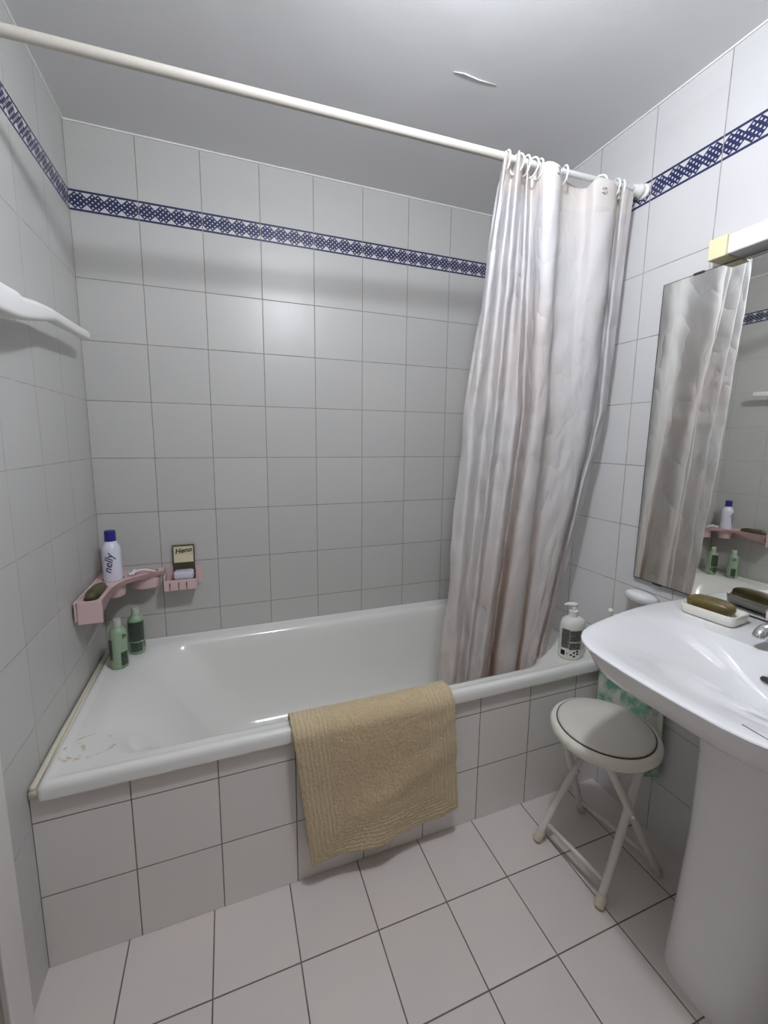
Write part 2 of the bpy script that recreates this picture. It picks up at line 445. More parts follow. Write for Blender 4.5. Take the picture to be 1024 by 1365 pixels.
# ------------------------------------------------------------------ the room
def struct(name, lo, hi, mat, bevel=0):
    bm = B(); box(bm, lo, hi); return finish(name, bm, mat, smooth=False, kind='structure', bevel=bevel)
struct('floor', (-0.05, YF - 0.05, -0.05), (W + 0.05, 0.05, 0.0), M['tile_floor'])
ceil = struct('ceiling', (-0.05, YF - 0.05, ZC), (W + 0.05, 0.05, ZC + 0.05), M['ceiling'])
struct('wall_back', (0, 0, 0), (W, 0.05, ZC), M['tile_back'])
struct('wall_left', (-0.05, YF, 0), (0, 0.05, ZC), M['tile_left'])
struct('wall_right', (W, YF, 0), (W + 0.05, 0.05, ZC), M['tile_right'])
struct('wall_front', (0, YF - 0.05, 0), (W, YF, ZC), M['low_bounce'])
struct('wall_bath', (0.0, APY, 0), (W, APY + 0.012, 0.452), M['tile_bath'])
# white joint line between walls and ceiling
struct('trim_1', (0.0, -0.005, ZC - 0.004), (W, 0.0, ZC), M['caulk_white'])
struct('trim_2', (0.0, YF, ZC - 0.004), (0.005, -0.005, ZC), M['caulk_white'])
struct('trim_3', (W - 0.005, YF, ZC - 0.004), (W, -0.005, ZC), M['caulk_white'])
# door in the left wall beside the photographer, with its casing
bm = B(); box(bm, (0.0, -0.885, 0), (0.016, -0.806, 2.06)); box(bm, (0.0, -1.70, 0), (0.016, -1.62, 2.06)); box(bm, (0.0, -1.62, 1.98), (0.016, -0.885, 2.06))
finish('trim_4', bm, M['casing'], smooth=False, kind='structure', bevel=0.003)
struct('door_1', (0.0, -1.62, 0.005), (0.006, -0.885, 1.98), M['low_bounce'])
# old sealant between tub and left wall
bm = B()
tube(bm, [(0.009, -0.69, 0.476), (0.010, -0.5, 0.482), (0.012, -0.3, 0.482), (0.010, -0.02, 0.48)], 0.0075, 10)
tube(bm, [(0.024, -0.698, 0.478), (0.022, -0.5, 0.487), (0.018, -0.3, 0.486), (0.016, -0.02, 0.485)], 0.0042, 8)
box(bm, (0.004, -0.697, 0.458), (0.040, -0.68, 0.474))
finish('trim_5', bm, M['caulk'], kind='structure')
# loose thread of paint on the ceiling
bm = B(); tube(bm, [(1.071, -0.590, ZC - 0.0012), (1.10, -0.596, ZC - 0.002), (1.15, -0.592, ZC - 0.0015), (1.206, -0.595, ZC - 0.0012)], [0.0006, 0.0014, 0.0014, 0.0006], 8)
finish('paint_crack', bm, M['caulk_white'], parent=ceil)

# ------------------------------------------------------------------ ceiling lamp (overhead, out of the frame)
LX, LY, LZ = 0.84, -1.25, 2.135
t = thing('ceiling_lamp', 'small glowing globe lamp fixed to the ceiling above the middle of the room', 'lamp', (LX, LY, ZC))
bm = B(); lathe(bm, [(0.001, ZC), (0.06, ZC), (0.06, ZC - 0.02), (0.04, ZC - 0.03), (0.024, ZC - 0.045), (0.02, ZC - 0.10), (0.001, ZC - 0.10)], (LX, LY, 0)); finish('base', bm, M['white_plastic'], t, auto=0.6)
bm = B(); bmesh.ops.create_uvsphere(bm, u_segments=32, v_segments=16, radius=0.045, matrix=Matrix.Translation((LX, LY, LZ - 0.01))); finish('globe', bm, M['globe'], t)

# ------------------------------------------------------------------ bathtub
t = thing('bathtub', 'white enamelled bathtub built in behind the tiled front along the back wall', 'bathtub', (0.85, -0.35, 0.0))
X0, X1, Y0, Y1 = 0.019, W - 0.001, -0.704, -0.001
rings = [rrect(X0, X1, Y0, Y1, 0.012, 0.4535), rrect(X0, X1, Y0, Y1, 0.012, 0.474), rrect(X0 + 0.002, X1, Y0 + 0.003, Y1, 0.014, 0.484),
         rrect(X0 + 0.008, X1 - 0.002, Y0 + 0.010, Y1 - 0.002, 0.016, 0.4905), rrect(X0 + 0.016, X1 - 0.004, Y0 + 0.019, Y1 - 0.004, 0.018, 0.4905),
         rrect(X0 + 0.024, X1 - 0.008, Y0 + 0.027, Y1 - 0.008, 0.02, 0.4865), rrect(X0 + 0.034, X1 - 0.012, Y0 + 0.036, Y1 - 0.012, 0.03, 0.4855),
         rrect(0.085, 1.55, -0.655, -0.045, 0.14, 0.485), rrect(0.115, 1.535, -0.645, -0.055, 0.15, 0.480), rrect(0.15, 1.525, -0.637, -0.063, 0.15, 0.466), rrect(0.20, 1.517, -0.631, -0.069, 0.15, 0.43),
         rrect(0.30, 1.49, -0.612, -0.085, 0.15, 0.28), rrect(0.38, 1.455, -0.59, -0.105, 0.14, 0.16), rrect(0.42, 1.42, -0.56, -0.14, 0.12, 0.12), rrect(0.50, 1.36, -0.50, -0.20, 0.10, 0.108)]
bm = B(); loft(bm, rings, cap0=False, cap1=True)
tub = finish('basin', bm, M['enamel'], t)
bm = B(); lathe(bm, [(0.001, 0.1075), (0.03, 0.1075), (0.03, 0.1125), (0.012, 0.111), (0.001, 0.109)], (1.30, -0.35, 0)); finish('drain', bm, M['chrome'], t)

# ------------------------------------------------------------------ bath mat over the rim
t = bpy.data.meshes
def mat_profile():
    # (y, z, v) cross-section from the lower edge in front, up over the rim and a little way inside
    pts = [(-0.716, 0.0), (-0.718, 0.10), (-0.718, 0.20), (-0.719, 0.30), (-0.717, 0.355), (-0.713, 0.376), (-0.700, 0.3925), (-0.682, 0.3985), (-0.660, 0.394), (-0.643, 0.388), (-0.630, 0.365), (-0.626, 0.33), (-0.618, 0.27)]
    return pts
NU, NV = 230, 250
prof = catmull([(0, y, z) for y, z in mat_profile()], 10)
L = [0.0]
for a, b_ in zip(prof, prof[1:]): L.append(L[-1] + (b_ - a).length)
def samp(s):
    s *= L[-1]
    for k in range(len(L) - 1):
        if L[k + 1] >= s:
            f = (s - L[k]) / max(1e-9, L[k + 1] - L[k]); return prof[k].lerp(prof[k + 1], f)
    return prof[-1]
def matP(i, j):
    u = i / (NU - 1); s = j / (NV - 1)
    p = samp(s)
    left = 0.626 + (0.581 - 0.626) * min(1, p.z / 0.40); right = 1.086 + (1.066 - 1.086) * min(1, p.z / 0.40)
    if p.y > -0.70: left = 0.581 + (p.y + 0.70) * 0.02
    x = left + (right - left) * u
    zlow = 0.088 + 0.016 * u + 0.003 * math.sin(u * 7 + 1) - (0.010 * max(0, 0.12 - u) / 0.12) + 0.012 * max(0, u - 0.9) / 0.1
    drop = max(0.0, 1 - p.z / 0.37)
    hang = min(1.0, max(0.0, drop))
    z = p.z + 0.0995 + (zlow - 0.0995) * hang
    # soft folds in the hanging part
    y = p.y
    if y < -0.705:
        y -= 0.006 * hang + 0.010 * hang * (0.5 + 0.5 * math.sin(u * 6.0 + 0.6)) * 0.35 + 0.016 * hang ** 2 * math.exp(-((u - 0.55 - 0.25 * (0.5 - hang)) / 0.13) ** 2)
        y -= 0.006 * math.exp(-((hang - 0.62 + 0.5 * (u - 0.5)) / 0.10) ** 2) * min(1.0, u * 3)
    q = Vector((x, y, z))
    n = noise.noise(q * 9) * 0.0025 + noise.noise(q * 30) * 0.0014 + noise.noise(q * 140) * 0.0012 + noise.noise(q * 300) * 0.0014
    n += 0.003
    if y < -0.70: q.y -= n
    else: q.z += n
    return q
bm = B(); grid(bm, matP, NU, NV, lambda i, j: (0.46 * i / (NU - 1), L[-1] * j / (NV - 1)))
o = finish('bath_mat', bm, M['mat'], recalc=False)
md = o.modifiers.new('thick', 'SOLIDIFY'); md.thickness = 0.006; md.offset = 1.0
tag(o, 'tan ribbed terry bath mat draped over the front rim of the tub', 'bath mat')

# ------------------------------------------------------------------ shower rod, rings, curtain
RY = -0.686
def rz(x): return 1.985 + 0.0265 * x
t = thing('shower_rod', 'long white shower curtain rod running from wall to wall above the tub', 'curtain rod', (0.0, RY, rz(0)))
bm = B(); tube(bm, [(0.012, RY, rz(0.012)), (0.6, RY, rz(0.6)), (1.182, RY, rz(1.182))], 0.0104, 20); finish('outer_tube', bm, M['rod'], t, auto=0.7)
bm = B(); tube(bm, [(1.17, RY, rz(1.17)), (1.66, RY, rz(1.66))], 0.0082, 20); finish('inner_tube', bm, M['rod2'], t, auto=0.7)
bm = B(); lathe(bm, [(0.001, 1.176), (0.0112, 1.176), (0.0114, 1.190), (0.0085, 1.192), (0.001, 1.192)], (0, RY, rz(1.18)), axis='x'); finish('joint_collar', bm, M['rod'], t, auto=0.5)
for x0, sgn in ((0.001, 1), (W - 0.001, -1)):
    bm = B(); pr = [(0.001, 0), (0.021, 0), (0.021, 0.006), (0.016, 0.011), (0.016, 0.020), (0.0175, 0.024), (0.0145, 0.032), (0.012, 0.046), (0.001, 0.046)]
    lathe(bm, [(r, x0 + sgn * d) for r, d in pr], (0, RY, rz(x0)), axis='x'); finish('end_cap', bm, M['ring'], t, auto=0.6)

CT = [((1.189, -0.660), (1.125, -0.620), (1.095, -0.575)), ((1.171, -0.705), (1.131, -0.665), (1.124, -0.610)), ((1.224, -0.660), (1.202, -0.620), (1.167, -0.575)),
      ((1.206, -0.715), (1.205, -0.670), (1.177, -0.612)), ((1.265, -0.660), (1.264, -0.625), (1.218, -0.575)), ((1.247, -0.700), (1.288, -0.660), (1.244, -0.600)),
      ((1.297, -0.655), (1.356, -0.600), (1.302, -0.560)), ((1.295, -0.715), (1.333, -0.680), (1.297, -0.612)), ((1.337, -0.725), (1.367, -0.690), (1.361, -0.618)),
      ((1.405, -0.665), (1.420, -0.650), (1.404, -0.590)), ((1.480, -0.662), (1.470, -0.668), (1.430, -0.598)), ((1.490, -0.703), (1.505, -0.682), (1.446, -0.606)),
      ((1.552, -0.710), (1.549, -0.690), (1.466, -0.605)), ((1.617, -0.665), (1.619, -0.640), (1.502, -0.575)), ((1.592, -0.704), (1.590, -0.685), (1.484, -0.605)), ((1.648, -0.692), (1.630, -0.673), (1.520, -0.590))]
SUB = 14
lv = [catmull([(x, y, 0) for x, y in (c[k] for c in CT)], SUB) for k in range(3)]
NC = len(lv[0]); NR = 150
ZB = 0.30
def curtain_pt(i, z):
    top, mid, bot = lv[0][i], lv[1][i], lv[2][i]
    if z >= 1.35:
        f = (z - 1.35) / 0.65; p = mid.lerp(top, f)
    else:
        f = (z - 0.47) / 0.88; p = bot.lerp(mid, f)
    return p
def curP(i, j):
    f = j / (NR - 1)
    ztop = rz(lv[0][i].x) - 0.011 + (0.012 if i < 4.5 * SUB else 0.0) + 0.004 * math.sin(i * 0.21)
    zbot = ZB + 0.03 * i / NC
    z = zbot + (ztop - zbot) * f
    p = curtain_pt(i, z)
    a = curtain_pt(max(0, i - 1), z); b_ = curtain_pt(min(NC - 1, i + 1), z)
    tng = (b_ - a); tng.z = 0
    nrm = Vector((tng.y, -tng.x, 0)).normalized() if tng.length > 1e-7 else Vector((0, -1, 0))
    s = i / NC
    w = noise.noise(Vector((s * 9, z * 3.0, 0))) * 0.006 + noise.noise(Vector((s * 14 + z * 7, z * 8 - s * 10, 3))) * 0.003
    w += noise.noise(Vector((s * 16 - z * 9, z * 5 + s * 14, 9))) * 0.004
    w *= 0.75 * min(1.0, (1 - f) * 8 + 0.15)
    q = Vector((p.x, p.y, z)) + nrm * w
    if i < 3 and f < 0.97: q.x -= 0.004 * math.sin(z * 14)
    q.x = min(q.x, W - 0.02)
    lim = -0.632 if z < 0.52 else (-0.632 - (z - 0.52) * 0.6)
    if z < 0.70 and q.y < lim: q.y = lim
    return q
arc = [0.0]
for a, b_ in zip(lv[1], lv[1][1:]): arc.append(arc[-1] + (b_ - a).length)
bm = B(); grid(bm, curP, NC, NR, lambda i, j: (arc[i], curP(i, j).z))
o = finish('shower_curtain', bm, M['curtain'], recalc=False)
tag(o, 'creased off-white cloth shower curtain with brown stains, bunched at the right end of the rod', 'shower curtain')
cur = o
for px, py, pz in ((1.330, -0.726, 1.992), (1.512, -0.712, 1.985)):
    bm = B(); torus(bm, (px, py, pz), 0.0075, 0.0022, (0.9, -0.25, 0), (0, 0, 1), 24, 8); finish('eyelet', bm, M['chrome'], cur)
RX = [(1.188, 12, 'at the free left edge of the cloth'), (1.222, -14, 'second from the left, above bunched cloth'), (1.250, 8, 'third from the left in the bunch'),
      (1.272, -6, 'fourth from the left in the bunch'), (1.295, 10, 'last of the tight bunch'), (1.383, 16, 'beside the gap over the recessed panel'), (1.515, -20, 'through the eyelet of the widest panel'),
      (1.578, 14, 'second from the wall end'), (1.603, 24, 'nearest the right wall')]
for x, a, lab in RX:
    a = math.radians(a); bm = B(); zc = rz(x) - 0.010
    torus(bm, (0, 0, 0), 0.0235, 0.0026, (math.sin(a), math.cos(a), 0), (0, 0, 1), 36, 10)
    o = finish('curtain_ring', bm, M['ring']); o.location = (x, RY, zc)
    tag(o, 'white curtain ring on the rod, ' + lab, 'curtain ring', 'curtain rings on the shower rod')

# ------------------------------------------------------------------ white arm on the left wall
t = thing('wall_rail', 'white plastic towel arm on the left wall, tapering towards the back corner', 'towel rail', (0.0, -0.70, 1.50))
secs = [(-0.86, 1.500, 0.056, 0.030, 0.088), (-0.74, 1.508, 0.055, 0.032, 0.085), (-0.69, 1.513, 0.054, 0.034, 0.083), (-0.665, 1.514, 0.046, 0.035, 0.082), (-0.58, 1.530, 0.043, 0.036, 0.080),
        (-0.50, 1.545, 0.034, 0.038, 0.076), (-0.46, 1.552, 0.028, 0.040, 0.072), (-0.30, 1.561, 0.028, 0.044, 0.068), (-0.165, 1.569, 0.029, 0.048, 0.066), (-0.150, 1.571, 0.022, 0.050, 0.064)]
rings = []
for y, zc, h, xa, xb in secs:
    rr = rrect(xa, xb, zc - h / 2, zc + h / 2, min(0.012, h * 0.35), 0, 5)
    rings.append([(p[0], y, p[1]) for p in rr])
bm = B(); loft(bm, rings); finish('arm', bm, M['arm_plastic'], t, auto=0.9)
bm = B(); box(bm, (0.0005, -0.83, 1.47), (0.04, -0.76, 1.535)); finish('wall_mount', bm, M['arm_plastic'], t, bevel=0.006, smooth=False)

# ------------------------------------------------------------------ pink corner shelf
ST = 0.775
t = thing('corner_shelf', 'pink plastic corner shelf with cup holes and a small tray, above the tub corner', 'shelf', (0.06, -0.06, 0.70))
outer = [(0.006, -0.003), (0.205, -0.003), (0.212, -0.060)] + [tuple(p)[:2] for p in catmull([(0.205, -0.062, 0), (0.16, -0.088, 0), (0.118, -0.122, 0), (0.088, -0.168, 0), (0.079, -0.230, 0), (0.077, -0.315, 0)], 7)] + [(0.014, -0.327)]
def hole(cx, cy, rx, ry, n=28): return [(cx + rx * math.cos(2 * PI * k / n), cy + ry * math.sin(2 * PI * k / n)) for k in range(n)]
holes = [hole(0.062, -0.105, 0.034, 0.034), hole(0.150, -0.044, 0.046, 0.027), [p[:2] for p in rrect(0.022, 0.064, -0.312, -0.168, 0.018, 0, 6)]]
bm = B(); edges = []
for lp in [outer] + holes:
    vs = [bm.verts.new((x, y, ST - 0.004)) for x, y in lp]
    edges += [bm.edges.new((vs[i], vs[(i + 1) % len(vs)])) for i in range(len(vs))]
bmesh.ops.triangle_fill(bm, use_beauty=True, use_dissolve=False, edges=edges)
# drop any triangles filled inside the holes
def inside(px, py, poly):
    c = False
    for k in range(len(poly)):
        (x1, y1), (x2, y2) = poly[k], poly[k - 1]
        if (y1 > py) != (y2 > py) and px < (x2 - x1) * (py - y1) / (y2 - y1) + x1: c = not c
    return c
bad = [f for f in bm.faces if any(inside(f.calc_center_median().x, f.calc_center_median().y, h) for h in holes) or not inside(f.calc_center_median().x, f.calc_center_median().y, outer)]
bmesh.ops.delete(bm, geom=bad, context='FACES_ONLY')
bmesh.ops.recalc_face_normals(bm, faces=bm.faces[:])
for f in bm.faces:
    if f.normal.z < 0: f.normal_flip()
bmesh.ops.solidify(bm, geom=bm.faces[:], thickness=0.006)
finish('top_plate', bm, M['pink'], t, smooth=False)
# skirt that follows the curved front edge
sk = [Vector((x, y, 0)) for x, y in outer[2:]]
def skirtz(k):
    f = k / (len(sk) - 1)
    return 0.014 + (0.030 * max(0, (f - 0.55) / 0.45) ** 1.2)
bm = B(); nS = len(sk)
grid(bm, lambda i, j: (sk[i].x, sk[i].y, ST - 0.001 - skirtz(i) * j), nS, 2)
bmesh.ops.solidify(bm, geom=bm.faces[:], thickness=0.003); finish('rim', bm, M['pink'], t, auto=0.5)
# end face of the left arm and the wall-side strip
bm = B(); box(bm, (0.014, -0.3285, 0.706), (0.079, -0.3235, ST + 0.0005))
box(bm, (0.006, -0.327, 0.715), (0.012, -0.02, ST)); finish('end_panel', bm, M['pink'], t, bevel=0.002, smooth=False)
bm = B(); loft(bm, [rrect(0.026, 0.060, -0.306, -0.174, 0.014, 0.752, 5), rrect(0.022, 0.064, -0.312, -0.168, 0.018, 0.772, 5), rrect(0.019, 0.067, -0.315, -0.165, 0.02, 0.772, 5), rrect(0.023, 0.063, -0.309, -0.171, 0.016, 0.748, 5)], cap0=True, cap1=True); finish('soap_trough', bm, M['pink'], t, auto=0.8)
def cup(cx, cy, rx, ry, d):
    bm = B()
    def e(s, z): return [(cx + rx * s * math.cos(2 * PI * k / 32), cy + ry * s * math.sin(2 * PI * k / 32), z) for k in range(32)]
    loft(bm, [e(0.90, ST - d + 0.003), e(0.96, ST - d * 0.5), e(0.99, ST - 0.001), e(1.06, ST - 0.002), e(1.04, ST - d * 0.5), e(0.97, ST - d + 0.004), e(0.90, ST - d)])
    finish('cup', bm, M['pink'], t, auto=0.7)
cup(0.062, -0.105, 0.034, 0.034, 0.062); cup(0.150, -0.044, 0.046, 0.027, 0.062)
bm = B()
box(bm, (0.214, -0.072, 0.697), (0.324, -0.003, 0.701)); box(bm, (0.214, -0.075, 0.697), (0.324, -0.071, 0.737)); box(bm, (0.212, -0.075, 0.697), (0.216, -0.003, 0.752)); box(bm, (0.321, -0.075, 0.697), (0.325, -0.003, 0.745)); box(bm, (0.212, -0.006, 0.697), (0.340, -0.001, 0.772))
tray = finish('tray', bm, M['pink'], t, bevel=0.0012, smooth=False)
for hx in (0.232, 0.262, 0.289):
    bm = B(); box(bm, (hx - 0.0018, -0.0765, 0.704), (hx + 0.0018, -0.0748, 0.727)); finish('hook_slot', bm, M['pink_dark'], tray, smooth=False)
    bm = B(); tube(bm, [(hx + 0.003, -0.076, 0.706), (hx + 0.003, -0.083, 0.705), (hx + 0.003, -0.084, 0.713)], 0.0018, 8); finish('hook', bm, M['pink'], tray)

# soap in the trough
def soap(bm, c, a, b_, h, yaw=0.0, tilt=0.0, e=2.8):
    rot = Matrix.Translation(c) @ Matrix.Rotation(yaw, 4, 'Z') @ Matrix.Rotation(tilt, 4, 'X')
    n, kk = 40, 16
    rings = []
    for j in range(1, kk):
        ph = -PI / 2 + PI * j / kk
        cz = math.copysign(abs(math.sin(ph)) ** (2 / 2.4), math.sin(ph)); cr = abs(math.cos(ph)) ** (2 / 3.2)
        rr = []
        for i in range(n):
            th = 2 * PI * i / n; ct, st_ = math.cos(th), math.sin(th)
            x = a * cr * math.copysign(abs(ct) ** (2 / e), ct); y = b_ * cr * math.copysign(abs(st_) ** (2 / e), st_)
            rr.append(rot @ Vector((x, y, h * cz + 0.06 * h * math.sin(3 * x / a))))
        rings.append(rr)
    loft(bm, rings)
bm = B(); soap(bm, (0.043, -0.240, 0.775), 0.0195, 0.062, 0.020, yaw=-0.06)
o = finish('soap_bar', bm, M['soap_green']); tag(o, 'dark green soap bar lying in the left trough of the pink corner shelf', 'soap')

# hair-spray can in the left cup
t = thing('spray_can', 'white spray can with a navy blue cap standing in the pink shelf', 'spray can', (0.062, -0.105, 0.7165))
bm = B(); lathe(bm, [(0.001, 0), (0.026, 0), (0.0285, 0.003), (0.029, 0.012), (0.029, 0.158), (0.028, 0.168), (0.024, 0.178), (0.0185, 0.185), (0.018, 0.192), (0.001, 0.192)], n=48); finish('can', bm, M['can_white'], t, world=False, auto=0.9)
bm = B(); lathe(bm, [(0.001, 0.186), (0.0165, 0.186), (0.0175, 0.190), (0.0168, 0.224), (0.0155, 0.228), (0.001, 0.229)], n=40); finish('cap', bm, M['blue_cap'], t, world=False, auto=0.7)
bm = text_bm('nelly', 0.036, shear=0.3, bold=0.0004); wrap(bm, 0.0293, math.radians(-98), 0.118, rot=math.radians(80)); finish('lettering', bm, M['ink_blue'], t, world=False, smooth=False)
# razor
t = thing('razor', 'small white disposable razor lying across the pink shelf beside the spray can', 'razor', (0.13, -0.06, 0.776))
bm = B(); tube(bm, catmull([(0.118, -0.088, 0.782), (0.135, -0.083, 0.789), (0.158, -0.079, 0.788), (0.178, -0.075, 0.781), (0.186, -0.070, 0.778)], 6), 0.0036, 10); finish('handle', bm, M['white_plastic'], t)
bm = B(); box(bm, (0.106, -0.094, 0.7755), (0.124, -0.052, 0.787)); finish('head', bm, M['white_plastic'], t, bevel=0.003, smooth=False)
bm = B(); box(bm, (0.109, -0.092, 0.7868), (0.114, -0.054, 0.788)); finish('blade', bm, M['chrome'], t, smooth=False)

# tin with a lid propped open
t = thing('soap_tin', 'open dark metal tin with a cream paper lid and lilac soap, in the pink tray', 'tin', (0.278, -0.04, 0.7015))
bm = B(); box(bm, (0.240, -0.068, 0.7015), (0.317, -0.012, 0.738)); finish('box', bm, M['tin'], t, bevel=0.006, smooth=False)
bm = B(); box(bm, (0.240, -0.016, 0.740), (0.317, -0.008, 0.856)); finish('lid', bm, M['tin'], t, bevel=0.0035, smooth=False)
lid = bpy.context.scene.objects['lid']
bm = B(); box(bm, (0.2445, -0.0178, 0.788), (0.3125, -0.0158, 0.850)); finish('paper_label', bm, M['cream'], lid, smooth=False)
bm = B(); box(bm, (0.2445, -0.0185, 0.788), (0.3125, -0.0170, 0.816)); finish('label_band', bm, simple('cream_band', (0.72, 0.66, 0.47), 0.6), lid, smooth=False)
bm = text_bm('Heno', 0.026, extrude=0.0005, bold=0.0006, shear=0.15)
for v in bm.verts: v.co = Vector((0.279 + v.co.x, -0.0182 - v.co.z, 0.834 + v.co.y + (v.co.x) * 0.12))
finish('lettering', bm, M['ink_black'], lid, smooth=False)
bm = B(); loft(bm, [rrect(0.2445, 0.3125, -0.064, -0.018, 0.008, 0.737, 4), rrect(0.2445, 0.3125, -0.064, -0.018, 0.008, 0.757, 4), rrect(0.249, 0.308, -0.060, -0.022, 0.008, 0.762, 4)]); finish('lilac_soap', bm, M['lilac'], t, auto=0.7)

# two green bottles on the tub corner
def green_bottle(loc, label, ang, front_dark):
    t = thing('shampoo_bottle', label, 'bottle', loc, 'green bottles on the tub corner')
    bm = B(); lathe(bm, [(0.001, 0), (0.0235, 0), (0.0265, 0.004), (0.0275, 0.012), (0.0272, 0.07), (0.0265, 0.118), (0.0255, 0.126), (0.021, 0.136), (0.0145, 0.142), (0.0135, 0.146), (0.001, 0.146)], n=48); finish('body', bm, M['green_bottle'], t, world=False, auto=0.9)
    bm = B(); lathe(bm, [(0.001, 0.144), (0.0125, 0.144), (0.0125, 0.165), (0.0115, 0.169), (0.001, 0.170)], n=32); finish('cap', bm, M['green_cap'], t, world=False, auto=0.7)
    if front_dark:
        bm = B(); patch(bm, 0.0272, ang - 1.25, ang + 0.9, 0.05, 0.122); finish('label', bm, M['print_dark'], t, world=False, recalc=False)
        bm = B(); patch(bm, 0.0275, ang - 0.9, ang + 0.5, 0.012, 0.046); finish('label', bm, M['print_green'], t, world=False, recalc=False)
        bm = B(); patch(bm, 0.0277, ang + 0.62, ang + 0.95, 0.022, 0.044); finish('barcode', bm, M['print_grey'], t, world=False, recalc=False)
    else:
        bm = B(); patch(bm, 0.0276, ang - 1.5, ang - 0.75, 0.035, 0.106); finish('label', bm, M['print_dark'], t, world=False, recalc=False)
        bm = B(); patch(bm, 0.0276, ang + 0.15, ang + 1.0, 0.012, 0.060); finish('label', bm, M['print_green'], t, world=False, recalc=False)
        bm = text_bm('Fr', 0.019, bold=0.0005); wrap(bm, 0.0272, ang + 0.75, 0.112); finish('lettering', bm, M['ink_black'], t, world=False, smooth=False)
    return t
DECK = 0.4858
green_bottle((0.078, -0.181, DECK), 'green bottle with a plain pale front, the nearer of the two in the tub corner', math.radians(-75), False)
green_bottle((0.116, -0.088, DECK), 'green bottle with a wide dark printed label, standing behind in the tub corner', math.radians(-75), True)

# ------------------------------------------------------------------ pump bottle on the right end of the tub
t = thing('pump_bottle', 'translucent white pump bottle with a grey printed label on the right end of the tub', 'pump bottle', (1.600, -0.634, DECK))
SX, SY = 1.28, 0.95
bm = B(); lathe(bm, [(0.001, 0), (0.033, 0), (0.0365, 0.004), (0.0375, 0.012), (0.0375, 0.118), (0.036, 0.132), (0.031, 0.143), (0.022, 0.149), (0.014, 0.152), (0.001, 0.152)], n=56, sx=SX, sy=SY); finish('body', bm, M['pump_body'], t, world=False, auto=0.9)
bm = B(); lathe(bm, [(0.001, 0.151), (0.0145, 0.151), (0.0145, 0.166), (0.0155, 0.167), (0.0155, 0.174), (0.013, 0.176), (0.001, 0.176)], n=32); finish('collar', bm, M['white_plastic'], t, world=False, auto=0.6)
bm = B(); lathe(bm, [(0.001, 0.174), (0.0065, 0.174), (0.0065, 0.190), (0.001, 0.190)], n=20)
tube(bm, [(0.012, -0.004, 0.193), (0.0, 0, 0.195), (-0.020, 0.008, 0.197), (-0.033, 0.013, 0.195)], [0.0075, 0.0090, 0.0065, 0.003], 14); finish('pump_head', bm, M['white_plastic'], t, world=False)
FA = math.radians(-128)
def epatch(name, a0, a1, z0, z1, mat, t_=0.0005):
    bm = B(); patch(bm, 0.0375, FA + a0, FA + a1, z0, z1, t_, 16, SX, SY); return finish(name, bm, mat, t, world=False, recalc=False)
epatch('label', -0.85, -0.15, 0.045, 0.115, M['print_grey'])
epatch('label', -0.12, 0.80, 0.070, 0.112, M['print_light'])
epatch('label', -0.12, 0.80, 0.040, 0.066, M['print_grey'])
epatch('barcode', -0.85, -0.45, 0.018, 0.036, M['ink_black'])
for k, (da, dz) in enumerate(((0.05, 0.022), (0.28, 0.030), (0.30, 0.016), (0.55, 0.024), (0.52, 0.034))):
    epatch('print_dot', da - 0.09, da + 0.09, dz - 0.003, dz + 0.003, M['ink_black'], 0.0006)
bm = text_bm('r', 0.014); wrap(bm, 0.0376, FA - 0.25, 0.026, sx=SX, sy=SY); finish('lettering', bm, M['ink_black'], t, world=False, smooth=False)

# ------------------------------------------------------------------ mirror and light over it
t = thing('wall_mirror', 'large frameless rectangular mirror on the right wall above the sink', 'mirror', (1.690, -1.22, 1.27))
t.rotation_euler = (0, math.radians(0.5), 0)
bm = B(); box(bm, (0.0008, -0.4365, -0.4465), (0.0045, 0.4365, 0.4555)); finish('backing', bm, M['dark_edge'], t, world=False, smooth=False)
bm = B(); box(bm, (0.0, -0.4335, -0.4435), (0.0012, 0.4335, 0.4535)); finish('glass', bm, M['mirror'], t, world=False, smooth=False)
for cy, cz in ((0.335, 0.455), (0.355, -0.446), (-0.34, -0.446), (-0.33, 0.455)):
    bm = B(); box(bm, (-0.003, cy - 0.014, cz - 0.003), (0.005, cy + 0.014, cz + 0.003)); finish('clip', bm, M['dark_edge'], t, world=False, bevel=0.0012, smooth=False)
t = thing('mirror_light', 'white strip light with a yellowed end cap above the mirror', 'wall light', (W, -1.20, 1.735))
bm = B(); box(bm, (1.650, -1.50, 1.731), (W - 0.0005, -0.978, 1.778)); finish('housing', bm, M['lamp_white'], t, bevel=0.004, smooth=False)
for a, b_ in ((-0.978, -0.936), (-1.542, -1.50)):
    bm = B(); box(bm, (1.644, a, 1.728), (W - 0.0003, b_, 1.779)); finish('end_cap', bm, M['yellow_plastic'], t, bevel=0.0025, smooth=False)

